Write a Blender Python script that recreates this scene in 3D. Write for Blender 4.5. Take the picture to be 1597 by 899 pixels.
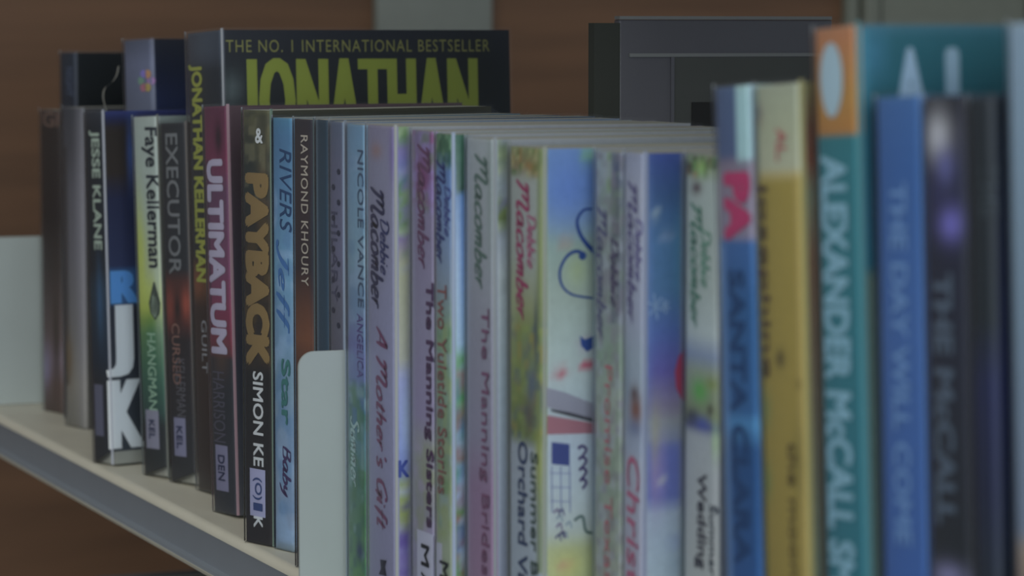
import bpy, bmesh, math, random
import numpy as np
from mathutils import Vector, Matrix
random.seed(7)
sc = bpy.context.scene
for o in list(bpy.data.objects): bpy.data.objects.remove(o)

# ---------------------------------------------------------------- camera, world, lights, exposure
FPX = 4800.0                       # focal length for a 1597 px wide frame
ZS = 1.00                          # height of the shelf's top surface above the floor
CH = 0.234                         # camera height above the shelf
TH = math.atan(1948/4800.0)        # angle between the view and the row of books
PITCH = math.atan(399.5/4800.0)
f0 = Vector((-math.cos(TH), math.sin(TH), 0)); RT = Vector((math.sin(TH), math.cos(TH), 0))
FW = f0*math.cos(PITCH) - Vector((0, 0, math.sin(PITCH)))
UP = f0*math.sin(PITCH) + Vector((0, 0, math.cos(PITCH)))
CAM = Vector((0, 0, ZS+CH))
cd = bpy.data.cameras.new('camera'); cam = bpy.data.objects.new('camera', cd)
sc.collection.objects.link(cam); sc.camera = cam
cd.sensor_width = 36; cd.sensor_fit = 'HORIZONTAL'; cd.lens = FPX*36/1597
cd.clip_start = 0.02; cd.clip_end = 50
M3 = Matrix((RT, UP, -FW)).transposed()
cam.matrix_world = Matrix.Translation(CAM) @ M3.to_4x4()
cd.dof.use_dof = True; cd.dof.focus_distance = 1.36; cd.dof.aperture_fstop = 13.0

w = bpy.data.worlds.new('world'); sc.world = w; w.use_nodes = True
w.node_tree.nodes['Background'].inputs[0].default_value = (0.80, 0.90, 1.0, 1)
w.node_tree.nodes['Background'].inputs[1].default_value = 0.30
def area(name, loc, target, sx, sy, power, col):
    l = bpy.data.lights.new(name, 'AREA'); l.shape = 'RECTANGLE'; l.size = sx; l.size_y = sy
    l.energy = power; l.color = col
    o = bpy.data.objects.new(name, l); sc.collection.objects.link(o); o.location = loc
    o.rotation_euler = (Vector(target)-Vector(loc)).to_track_quat('-Z', 'Y').to_euler(); return o
area('ceiling_light', (0.1, -1.3, 2.75), (-1.1, 0.4, 1.0), 1.4, 1.4, 24, (1.0, 0.97, 0.86))
area('cover_fill_light', (2.7, -0.5, 1.75), (-1.0, 0.45, 1.1), 2.2, 1.6, 62, (0.84, 0.92, 1.0))  # unseen fill light added behind the camera to brighten the covers
sc.view_settings.view_transform = 'Standard'; sc.view_settings.look = 'None'
sc.view_settings.exposure = 0.0; sc.view_settings.gamma = 1.0; sc.view_settings.use_curve_mapping = False
sc.cycles.max_bounces = 6; sc.cycles.transparent_max_bounces = 24
KA = 2.12                          # albedo = colour read from the photo x KA (the photo is dim)

# ---------------------------------------------------------------- helpers
def lin(h):
    h = h.lstrip('#'); v = [int(h[i:i+2], 16)/255 for i in (0, 2, 4)]
    return tuple(((c+0.055)/1.055)**2.4 if c > 0.04045 else c/12.92 for c in v)
def alb(h, k=None):
    v = lin(h); y = .25*v[0]+.6*v[1]+.15*v[2]
    return tuple(min(0.9, (c*.82+y*.18)*(k or KA)) for c in v)
def mat(name, col=None, rough=0.5, spec=0.5, attr=False, noise=0.0, nscale=60, metal=0, stretch=(1,1,1), coat=0, bump=0, bscale=200):
    m = bpy.data.materials.new(name); m.use_nodes = True; nt = m.node_tree; b = nt.nodes['Principled BSDF']
    b.inputs['Roughness'].default_value = rough; b.inputs['Specular IOR Level'].default_value = spec
    b.inputs['Metallic'].default_value = metal; b.inputs['Coat Weight'].default_value = coat; b.inputs['Coat Roughness'].default_value = 0.15
    src = None
    if attr:
        a = nt.nodes.new('ShaderNodeAttribute'); a.attribute_name = 'print'; src = a.outputs['Color']
    tc = nt.nodes.new('ShaderNodeTexCoord'); mp = nt.nodes.new('ShaderNodeMapping'); mp.inputs['Scale'].default_value = stretch
    nt.links.new(tc.outputs['Object'], mp.inputs[0])
    if noise:
        n = nt.nodes.new('ShaderNodeTexNoise'); n.inputs['Scale'].default_value = nscale; n.inputs['Detail'].default_value = 5
        nt.links.new(mp.outputs[0], n.inputs['Vector'])
        r = nt.nodes.new('ShaderNodeMapRange'); r.inputs['From Min'].default_value = .25; r.inputs['From Max'].default_value = .75
        r.inputs['To Min'].default_value = 1-noise; r.inputs['To Max'].default_value = 1+noise
        nt.links.new(n.outputs['Fac'], r.inputs['Value'])
        v = nt.nodes.new('ShaderNodeVectorMath'); v.operation = 'SCALE'; nt.links.new(r.outputs[0], v.inputs['Scale'])
        if src is not None: nt.links.new(src, v.inputs[0])
        else: v.inputs[0].default_value = col
        src = v.outputs[0]
    if src is not None: nt.links.new(src, b.inputs['Base Color'])
    else: b.inputs['Base Color'].default_value = (*col, 1)
    if bump:
        n2 = nt.nodes.new('ShaderNodeTexNoise'); n2.inputs['Scale'].default_value = bscale; nt.links.new(mp.outputs[0], n2.inputs['Vector'])
        bp = nt.nodes.new('ShaderNodeBump'); bp.inputs['Strength'].default_value = bump; bp.inputs['Distance'].default_value = .001
        nt.links.new(n2.outputs['Fac'], bp.inputs['Height']); nt.links.new(bp.outputs[0], b.inputs['Normal'])
    return m
def film(name, rough=.42, base=.006, tint=(.9, .95, 1)):
    m = bpy.data.materials.new(name); m.use_nodes = True; nt = m.node_tree; nt.nodes.clear()
    out = nt.nodes.new('ShaderNodeOutputMaterial'); mx = nt.nodes.new('ShaderNodeMixShader')
    tr = nt.nodes.new('ShaderNodeBsdfTransparent'); gl = nt.nodes.new('ShaderNodeBsdfGlossy'); fr = nt.nodes.new('ShaderNodeFresnel')
    fr.inputs['IOR'].default_value = 1.28; gl.inputs['Roughness'].default_value = rough; gl.inputs['Color'].default_value = (*tint, 1)
    ad = nt.nodes.new('ShaderNodeMath'); ad.operation = 'ADD'; ad.inputs[1].default_value = base; ad.use_clamp = True
    nt.links.new(fr.outputs[0], ad.inputs[0]); nt.links.new(ad.outputs[0], mx.inputs[0])
    nt.links.new(tr.outputs[0], mx.inputs[1]); nt.links.new(gl.outputs[0], mx.inputs[2]); nt.links.new(mx.outputs[0], out.inputs[0])
    return m
PRINT = mat('printed_card', rough=.5, spec=.25, attr=True, noise=.05, nscale=400)
PAPER = mat('page_paper', alb('7f8078', 1.8), rough=.9, noise=.18, nscale=900, stretch=(1, .02, .02))
FILM = film('plastic_sleeve')
MATC = {}
def ink(h):
    if h not in MATC: MATC[h] = mat('ink_'+h, alb(h), rough=.5, spec=.25)
    return MATC[h]
def link(o, parent=None):
    sc.collection.objects.link(o)
    if parent is not None: o.parent = parent
    return o
def mesh(name, verts, faces, m, parent=None, smooth=False):
    me = bpy.data.meshes.new(name); me.from_pydata([tuple(v) for v in verts], [], faces); me.materials.append(m)
    if smooth: me.shade_smooth()
    return link(bpy.data.objects.new(name, me), parent)
def empty(name, loc, rot=(0, 0, 0)):
    o = bpy.data.objects.new(name, None); o.empty_display_size = .02; link(o); o.location = loc; o.rotation_euler = rot; return o
def tag(o, label=None, cat=None, group=None, kind=None):
    for k, v in (('label', label), ('category', cat), ('group', group), ('kind', kind)):
        if v: o[k] = v
    return o
def boxv(x0, x1, y0, y1, z0, z1):
    v = [(x, y, z) for x in (x0, x1) for y in (y0, y1) for z in (z0, z1)]
    f = [(0, 1, 3, 2), (4, 6, 7, 5), (0, 4, 5, 1), (2, 3, 7, 6), (0, 2, 6, 4), (1, 5, 7, 3)]
    return v, f
def box(name, b, m, parent=None, bev=0):
    v, f = boxv(*b); o = mesh(name, v, f, m, parent)
    if bev:
        bm = bmesh.new(); bm.from_mesh(o.data); bmesh.ops.bevel(bm, geom=bm.edges[:], offset=bev, segments=3, affect='EDGES', profile=.5)
        bm.to_mesh(o.data); bm.free(); o.data.shade_smooth()
    return o
def prism(name, prof, axis, a0, a1, m, parent=None, smooth=False):   # profile extruded along an axis
    n = len(prof); vs = []
    for a in (a0, a1):
        for p, q in prof:
            vs.append((a, p, q) if axis == 'x' else (p, a, q) if axis == 'y' else (p, q, a))
    fs = [tuple(range(n)), tuple(range(2*n-1, n-1, -1))]+[(i, i+n, (i+1) % n+n, (i+1) % n) for i in range(n)]
    o = mesh(name, vs, fs, m, parent)
    bm = bmesh.new(); bm.from_mesh(o.data); bmesh.ops.recalc_face_normals(bm, faces=bm.faces[:]); bm.to_mesh(o.data); bm.free()
    if smooth:
        o.data.shade_smooth(); mo = o.modifiers.new('es', 'EDGE_SPLIT'); mo.split_angle = .7
    return o
def ray(x, y, z=ZS):
    d = FW*FPX+RT*(x-798.5)+UP*(449.5-y); return CAM+d*((z-CAM.z)/d.z)
def proj(P):
    d = P-CAM; z = d.dot(FW); return 798.5+FPX*d.dot(RT)/z, 449.5-FPX*d.dot(UP)/z

# ---------------------------------------------------------------- the setting and the shelving
LIPY = 0.4113
WHITE = mat('white_enamel', (.415, .465, .45), rough=.38, noise=.03, nscale=30)
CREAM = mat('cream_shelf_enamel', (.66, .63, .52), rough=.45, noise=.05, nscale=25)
LIPM = mat('shaded_edge_enamel', (.22, .25, .285), rough=.42, noise=.03, nscale=30)  # the lip's shade is painted in as a darker blue-grey enamel
WOOD = mat('brown_laminate', (.135, .066, .031), rough=.55, noise=.22, nscale=3.5, stretch=(1, 1.2, 14))
GREYM = mat('grey_metal_post', (.20, .215, .19), rough=.55, noise=.04)
GREEN = mat('grey_green_panel', (.17, .18, .145), rough=.6, noise=.05)
FLOORM = mat('grey_carpet', (.10, .10, .10), rough=.95, noise=.3, nscale=300)
def struct(o): o['kind'] = 'structure'; return o
def wallpt(x): # where the view ray through pixel column x meets the far panelling
    d = FW*FPX+RT*(x-798.5)+UP*(449.5-60); k = (XW-CAM.x)/d.x; return (CAM+d*k).y
XW = -2.50
yg0, yg1, yr = wallpt(581), wallpt(760), wallpt(1312)
struct(box('wall_back', (XW-.05, XW, -.6, 3.2, 0, 2.9), WOOD))
struct(box('trim_1', (XW, XW+.012, yg0, yg1, 0, 2.9), GREYM, bev=.001))
struct(box('trim_2', (XW, XW+.012, yr, wallpt(1330), 0, 2.9), GREEN, bev=.001))
struct(box('trim_3', (XW, XW+.018, wallpt(1335), wallpt(1359), 0, 2.9), GREEN, bev=.002))
struct(box('trim_4', (XW, XW+.012, wallpt(1365), wallpt(1589), 0, 2.9), GREEN, bev=.001))
struct(box('trim_5', (XW, XW+.016, wallpt(1593), wallpt(1720), 0, 2.9), GREEN, bev=.001))
struct(box('floor', (-3.5, 3.5, -3.5, 3.5, -.05, 0), FLOORM))

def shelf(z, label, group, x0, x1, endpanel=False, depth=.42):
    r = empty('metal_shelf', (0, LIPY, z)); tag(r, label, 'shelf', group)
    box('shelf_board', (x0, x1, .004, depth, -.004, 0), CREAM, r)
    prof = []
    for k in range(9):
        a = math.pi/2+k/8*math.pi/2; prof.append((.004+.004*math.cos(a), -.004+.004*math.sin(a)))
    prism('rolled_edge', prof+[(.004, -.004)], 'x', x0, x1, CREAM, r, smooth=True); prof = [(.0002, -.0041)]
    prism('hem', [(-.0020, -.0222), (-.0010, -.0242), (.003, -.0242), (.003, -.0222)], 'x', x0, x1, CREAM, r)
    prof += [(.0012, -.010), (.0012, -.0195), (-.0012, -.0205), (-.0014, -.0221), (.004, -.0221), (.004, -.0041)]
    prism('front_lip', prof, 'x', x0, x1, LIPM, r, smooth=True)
    if endpanel:
        # steel end panel standing across the shelf
        z1 = .106; pr = [(.0, .0004), (depth-.01, .0004), (depth-.01, z1), (.012, z1), (.004, z1-.004), (0, z1-.012)]
        prism('end_panel', pr, 'x', x0, x0+.0016, WHITE, r)
        box('end_panel_flange', (x0+.0016, x0+.003, .05, depth-.01, .0004, .004), WHITE, r)
    return r
xe = -1.902
shelf(ZS, 'white steel shelf board with raised end panel carrying the whole row of books', None, xe, .35, True)
shelf(ZS+.345, 'white steel shelf above the row of books, out of the picture', None, xe, .1)
shelf(ZS-.345, 'white steel shelf below, carrying the dark books in the shade', None, xe, .35)

# ---------------------------------------------------------------- brush-script letters (pen strokes, x-height 1)
G = {
 'a': ([[(.8,.9),(.4,1),(.05,.5),(.3,0),(.65,.25),(.82,.95)],[(.82,.95),(.78,.3),(.95,0),(1.12,.12)]],1.1),
 'b': ([[(.1,1.9),(.15,1.2),(.1,.1),(.5,0),(.8,.45),(.55,.95),(.2,.6)]],.95),
 'c': ([[(.8,.8),(.5,1),(.08,.6),(.25,.02),(.6,0),(.9,.2)]],.9),
 'd': ([[(.75,.8),(.35,1),(.05,.5),(.3,0),(.7,.4),(.85,1.9)],[(.85,1.9),(.8,.3),(1,.0)]],1.1),
 'e': ([[(.1,.45),(.6,.55),(.7,.85),(.4,1),(.08,.5),(.3,0),(.85,.15)]],.9),
 'f': ([[(.8,1.8),(.5,1.9),(.4,1.2),(.35,-.5)],[(.05,1),(.75,1.05)]],.75),
 'g': ([[(.75,.85),(.35,1),(.08,.5),(.4,.1),(.78,.9),(.7,-.5),(.3,-.8),(.05,-.5)]],.95),
 'h': ([[(.1,1.9),(.12,0)],[(.12,.6),(.45,1),(.68,.7),(.65,.15),(.85,0)]],.95),
 'i': ([[(.1,1),(.1,.2),(.3,0)],[(.12,1.4),(.2,1.55)]],.45),
 'l': ([[(.15,1.9),(.1,.2),(.35,0)]],.45),
 'm': ([[(.05,1),(.1,0)],[(.1,.6),(.35,1),(.5,.7),(.5,0)],[(.5,.6),(.8,1),(.95,.6),(.92,.1),(1.15,0)]],1.25),
 'n': ([[(.05,1),(.1,0)],[(.1,.6),(.4,1),(.62,.7),(.6,.15),(.8,0)]],.9),
 'o': ([[(.5,1),(.1,.7),(.15,.1),(.55,0),(.85,.45),(.6,1),(.35,.95)]],.98),
 'r': ([[(.05,1),(.12,0)],[(.12,.55),(.35,.98),(.65,.95)]],.75),
 's': ([[(.65,.9),(.3,1),(.15,.7),(.6,.35),(.45,0),(.05,.1)]],.8),
 't': ([[(.3,1.6),(.25,.2),(.45,0),(.7,.1)],[(0,1.05),(.65,1.1)]],.7),
 'u': ([[(.08,1),(.1,.2),(.4,0),(.7,.4)],[(.72,1),(.7,.2),(.9,0)]],.95),
 'w': ([[(.05,1),(.25,0),(.5,.8),(.75,0),(1.05,1.05)]],1.15),
 'y': ([[(.08,1),(.15,.3),(.5,.2),(.75,.9)],[(.8,1),(.6,-.3),(.1,-.8)]],.95),
 "'": ([[(.15,1.9),(.1,1.5)]],.3), ' ': ([],.6),
 'M': ([[(-.1,1.4),(.15,1.9),(.35,1.6),(.3,.7),(.1,-.1)],[(.35,1.5),(.7,1.95),(.95,1.7),(.85,.8)],[(.9,1.5),(1.3,2.0),(1.6,1.6),(1.5,.4),(1.75,-.05),(2.0,.2)]],2.05),
 'D': ([[(.3,1.8),(.2,0)],[(-.1,1.5),(.5,1.95),(1.3,1.4),(1.1,.3),(.2,-.05)]],1.45),
 'G': ([[(1.2,1.6),(.8,1.95),(.1,1.2),(.3,.1),(.9,.1),(1.15,.8)],[(.7,.8),(1.2,.85),(1.1,-.3)]],1.4),
 'A': ([[(0,0),(.6,1.8),(.8,1.9),(1.1,0)],[(.3,.7),(1.0,.75)]],1.3),
 'C': ([[(1.2,1.6),(.8,1.95),(.1,1.2),(.3,.1),(.9,0),(1.3,.4)]],1.35),
 'J': ([[(.3,1.8),(1.1,1.9)],[(.8,1.9),(.7,.3),(.3,-.4),(0,0)]],1.15),
 'B': ([[(.2,1.8),(.2,0)],[(.1,1.8),(.9,1.7),(.8,1.1),(.3,1),(1,.8),(1,.1),(.2,0)]],1.25),
 'R': ([[(.2,1.8),(.2,0)],[(.1,1.8),(.9,1.7),(.8,1.0),(.3,.9),(.8,.3),(1.2,0)]],1.25),
 'S': ([[(1,1.6),(.6,1.9),(.2,1.5),(.9,.7),(.6,0),(0,.2)]],1.15),
}
def catmull(pts, n=6):
    P = [np.array(p, float) for p in pts]
    if len(P) == 2: return [P[0]+(P[1]-P[0])*k/4 for k in range(5)]
    P = [2*P[0]-P[1]]+P+[2*P[-1]-P[-2]]; out = []
    for i in range(1, len(P)-2):
        for k in range(n):
            t = k/n
            out.append(.5*((2*P[i])+(-P[i-1]+P[i+1])*t+(2*P[i-1]-5*P[i]+4*P[i+1]-P[i+2])*t*t+(-P[i-1]+3*P[i]-3*P[i+1]+P[i+2])*t**3))
    out.append(P[-2]); return out
def ribbon(pts, wmin, wmax):
    c = catmull(pts); vs = []; n = len(c)
    for i, p in enumerate(c):
        d = c[min(i+1, n-1)]-c[max(i-1, 0)]; L = np.hypot(*d)+1e-9; d = d/L; nrm = np.array([-d[1], d[0]])
        wd = wmin+(wmax-wmin)*abs(d[1]); wd *= min(1, .45+.55*min(i, n-1-i)/2)
        vs += [p+nrm*wd/2, p-nrm*wd/2]
    fs = [(2*i, 2*i+1, 2*i+3, 2*i+2) for i in range(n-1)]
    return vs, fs
def script_shape(s, wmin=.15, wmax=.33, shear=.25):
    V, Fc = [], []; x = 0
    for ch in s:
        st, adv = G[ch]
        for k in st:
            vs, fs = ribbon([(px, py) for px, py in k], wmin, wmax); o = len(V)
            V += [(v[0]+x+shear*v[1], v[1]) for v in vs]; Fc += [tuple(o+i for i in f) for f in fs]
        x += adv+.08
    return np.array(V), Fc
_fc = {}
def font_shape(s, shear=0, offset=0, space=1.0, heavy=0):
    if heavy:
        V, Fc = font_shape(s, shear, 0, space); n = len(V); VV, FF = [], []
        for k in range(9): VV.append(V+np.array([(k/4-1)*heavy, 0, k])); FF += [tuple(i+n*k for i in f) for f in Fc]
        return np.concatenate(VV), FF
    if offset:
        V, Fc = font_shape(s, shear, 0, space); n = len(V); VV, FF = [], []
        for k in range(8):
            a = k*math.pi/4; VV.append(V+np.array([math.cos(a)*offset*1.3, math.sin(a)*offset*1.3, k])); FF += [tuple(i+n*k for i in f) for f in Fc]
        return np.concatenate(VV), FF
    key = (s, shear, offset, space)
    if key in _fc: return _fc[key]
    c = bpy.data.curves.new('t', 'FONT'); c.body = s; c.shear = shear; c.offset = offset; c.space_character = space; c.resolution_u = 3
    o = bpy.data.objects.new('t', c); sc.collection.objects.link(o)
    dg = bpy.context.evaluated_depsgraph_get(); me = bpy.data.meshes.new_from_object(o.evaluated_get(dg))
    V = np.array([(v.co[0], v.co[1], 0.0) for v in me.vertices]); Fc = [tuple(p.vertices) for p in me.polygons]
    bpy.data.objects.remove(o); bpy.data.meshes.remove(me); bpy.data.curves.remove(c)
    _fc[key] = (V, Fc); return V, Fc

# ---------------------------------------------------------------- books
class Book: pass
RB = .0016                          # rounding of the fold between spine and cover
def arc_profile(t, d, r, off=0.0):
    """outline of a jacket seen from above: back cover -> spine -> front cover"""
    pts = [(-off, d)]
    for k in range(5):
        a = math.pi+k/4*math.pi/2; pts.append((r+(r+off)*math.cos(a), r+(r+off)*math.sin(a)))
    for k in range(5):
        a = 1.5*math.pi+k/4*math.pi/2; pts.append((t-r+(r+off)*math.cos(a), r+(r+off)*math.sin(a)))
    pts.append((t+off, d)); return pts
def solve(xl, xr, yb, yt, yaw, lean, h=None):
    b = Book(); a, l = math.radians(yaw), math.radians(lean)
    b.R = Matrix.Rotation(a, 3, 'Z') @ Matrix.Rotation(-l, 3, 'Y'); b.rot = (0, -l, a)
    ax, az = b.R @ Vector((1, 0, 0)), b.R @ Vector((0, 0, 1))
    lo, hi = xl-250, xl+300
    for _ in range(40):
        xb = (lo+hi)/2; y = yb if yb else 50+793/1532*(xb+1150); Q = ray(xb, y)
        if proj(Q+az*.1)[0] < xl: lo = xb
        else: hi = xb
    b.Q = Q; b.S = (y-50)/CH
    lo, hi = 0, .12
    for _ in range(40):
        t = (lo+hi)/2
        if proj(Q+az*.1+ax*t)[0] < xr: lo = t
        else: hi = t
    b.t = t
    lo, hi = .08, .32
    for _ in range(40):
        hh = (lo+hi)/2
        if proj(Q+az*hh+ax*t/2)[1] > yt: lo = hh
        else: hi = hh
    b.h = hh; return b
def to_face(b, face, x, y):
    """photo reading -> position on the spine (x, z) or on the front cover (y, z) in the book's own metres"""
    d = FW*FPX+RT*(x-798.5)+UP*(449.5-y); Ri = b.R.transposed(); o = Ri @ (CAM-b.Q); d = Ri @ d
    if face == 's': k = -o.y/d.y; p = o+d*k; return p.x, p.z
    k = (b.t-o.x)/d.x; p = o+d*k; return p.y, p.z
def vnoise(A, Z, s, seed):
    rs = np.random.RandomState(seed); g = rs.rand(64, 64)
    u, v = A/s+100, Z/s+100; i, j = np.floor(u).astype(int), np.floor(v).astype(int); fu, fv = u-i, v-j
    fu = fu*fu*(3-2*fu); fv = fv*fv*(3-2*fv); q = lambda a, c: g[a % 64, c % 64]
    return (q(i, j)*(1-fu)+q(i+1, j)*fu)*(1-fv)+(q(i, j+1)*(1-fu)+q(i+1, j+1)*fu)*fv
def paint(b, face, A, Z, ops, seed):
    """printed artwork and painted highlights of a face evaluated at local positions"""
    C = np.zeros((len(A), 3)); C[:] = alb('6a6a78')
    for op in ops:
        k = op[0]
        if k == 'g':                       # vertical gradient: [(y, colour), ...]
            xm = op[2] if len(op) > 2 else b.xm[face]
            zs = [to_face(b, face, xm, y)[1] for y, _ in op[1]]; cs = np.array([alb(c) for _, c in op[1]])
            o = np.argsort(zs); zs = np.array(zs)[o]; cs = cs[o]
            for c in range(3): C[:, c] = np.interp(Z, zs, cs[:, c])
        elif k == 'b':                     # soft spot: x, y, rx, ry, colour, strength
            _, x, y, rx, ry, col = op[:6]; st = op[6] if len(op) > 6 else 1
            a0, z0 = to_face(b, face, x, y); a1, _ = to_face(b, face, x+rx, y); _, z1 = to_face(b, face, x, y-ry)
            q = ((A-a0)/(abs(a1-a0)+1e-6))**2+((Z-z0)/(abs(z1-z0)+1e-6))**2
            wgt = (st*np.exp(-q*1.1))[:, None]; C = C*(1-wgt)+np.array(alb(col))*wgt
        elif k == 'r':                     # flat field: x0, y0, x1, y1, colour
            _, x0, y0, x1, y1, col = op[:6]; st = op[6] if len(op) > 6 else 1
            p, q = to_face(b, face, x0, y0), to_face(b, face, x1, y1)
            a0, a1, z0, z1 = min(p[0], q[0]), max(p[0], q[0]), min(p[1], q[1]), max(p[1], q[1]); s = .0005
            wa = np.clip((A-a0)/s+.5, 0, 1)*np.clip((a1-A)/s+.5, 0, 1)*np.clip((Z-z0)/s+.5, 0, 1)*np.clip((z1-Z)/s+.5, 0, 1)*st
            C = C*(1-wa[:, None])+np.array(alb(col))*wa[:, None]
        elif k == 'n':                     # watercolour mottling: y0, y1, colours, size(px), strength
            _, y0, y1, cols, size, st = op; xm = b.xm[face]
            z0, z1 = sorted((to_face(b, face, xm, y0)[1], to_face(b, face, xm, y1)[1])); s = size/b.S
            band = np.clip((Z-z0)/(s)+.5, 0, 1)*np.clip((z1-Z)/(s)+.5, 0, 1)
            for m, c in enumerate(cols):
                n = vnoise(A*(1.0 if face == 's' else 1.0), Z, s, seed*13+m); wgt = (np.clip((n-.55)*5, 0, 1)*band*st)[:, None]
                C = C*(1-wgt)+np.array(alb(c))*wgt
    return np.clip(C, 0, .9)
def grid(name, b, face, a0, a1, z0f, z1, na, nz, ops, seed, parent, curve=0):
    """one printed face as a fine grid carrying the artwork"""
    A = np.linspace(a0, a1, na+1); T = np.linspace(0, 1, nz+1); AA, TT = np.meshgrid(A, T); AA, TT = AA.ravel(), TT.ravel()
    Z0 = np.array([z0f(a) for a in AA]); Z = Z0+(z1-Z0)*TT
    if face == 's':
        u = (AA-a0)/(a1-a0); Y = curve*(1-(2*u-1)**2)*-1; r = RB
        e = np.minimum(AA-0, b.t-AA); Y = Y+np.where(e < r, r-np.sqrt(np.maximum(r*r-(r-e)**2, 0)), 0)
        V = np.stack([AA, Y, Z], 1)
    else: V = np.stack([np.full_like(AA, b.t), AA, Z], 1)
    F = [(j*(na+1)+i, j*(na+1)+i+1, (j+1)*(na+1)+i+1, (j+1)*(na+1)+i) for j in range(nz) for i in range(na)]
    me = bpy.data.meshes.new(name); me.from_pydata(V.tolist(), [], F); me.materials.append(PRINT)
    col = paint(b, face, AA, Z, ops, seed); at = me.color_attributes.new('print', 'FLOAT_COLOR', 'POINT')
    at.data.foreach_set('color', np.concatenate([col, np.ones((len(col), 1))], 1).ravel().astype('f'))
    me.shade_smooth(); return link(bpy.data.objects.new(name, me), parent)
EPS = .00022
def put_text(b, face, V, F, rect, way, m, name, parent):
    """shape fitted into a rectangle read off the photo; way: 'down' reads top to bottom, 'across' reads left to right"""
    x0, y0, x1, y1 = rect; p, q = to_face(b, face, x0, (y0+y1)/2), to_face(b, face, x1, (y0+y1)/2)
    xm = (x0+x1)/2; z1 = to_face(b, face, xm, y0)[1]; z0 = to_face(b, face, xm, y1)[1]; a0, a1 = p[0], q[0]
    lay = V[:, 2]*1.4e-5 if V.shape[1] > 2 else np.zeros(len(V)); V = V[:, :2]
    mn, mx = V.min(0), V.max(0); U = (V-mn)/(mx-mn+1e-9)
    if way == 'down': A = a0+(a1-a0)*U[:, 1]; Z = z1-(z1-z0)*U[:, 0]
    elif way == 'drop': A = a0+(a1-a0)*(1-U[:, 0]); Z = z1-(z1-z0)*U[:, 1]
    else: A = a0+(a1-a0)*U[:, 0]; Z = z0+(z1-z0)*U[:, 1]
    if face == 's':
        e = np.minimum(A, b.t-A); off = np.where(e < RB, RB-np.sqrt(np.maximum(RB*RB-(RB-np.maximum(e, 0))**2, 0)), 0)
        P = np.stack([A, off-EPS-b.bulge-lay, Z], 1)
    else: P = np.stack([b.t+EPS+lay, A, Z], 1)
    return mesh(name, P.tolist(), F, m, parent)
def shape_poly(pts):
    V = np.array(pts, float); return V, [tuple(range(len(pts)))]
def SHINE(c):  # pale plastic with the sleeve's highlight painted into its colour
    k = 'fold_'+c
    if k not in MATC: MATC[k] = mat('painted_shine_'+c, alb(c, 1.2), rough=.3, spec=.5)
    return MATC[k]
FOLD_SHINES = {'black and navy': ('b4b8c4', .0010), 'charcoal spined': ('7a7470', .0008), 'lime, white': ('7c8078', .0008), 'magenta and': ('a88894', .0016), 'black and gold': ('6c8474', .0012),
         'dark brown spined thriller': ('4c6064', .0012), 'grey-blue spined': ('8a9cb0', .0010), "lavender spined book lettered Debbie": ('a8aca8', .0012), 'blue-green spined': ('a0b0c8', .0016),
         'pale grey spined': ('9aa2a8', .0010), 'floral topped': ('a0a89c', .0010), 'tall black': ('a0a4ac', .0010), 'white-lavender': ('98a4c4', .0008), 'blurred mustard': ('a09c60', .0014), 'tall blurred teal': ('4c8c94', .0012)}
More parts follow.
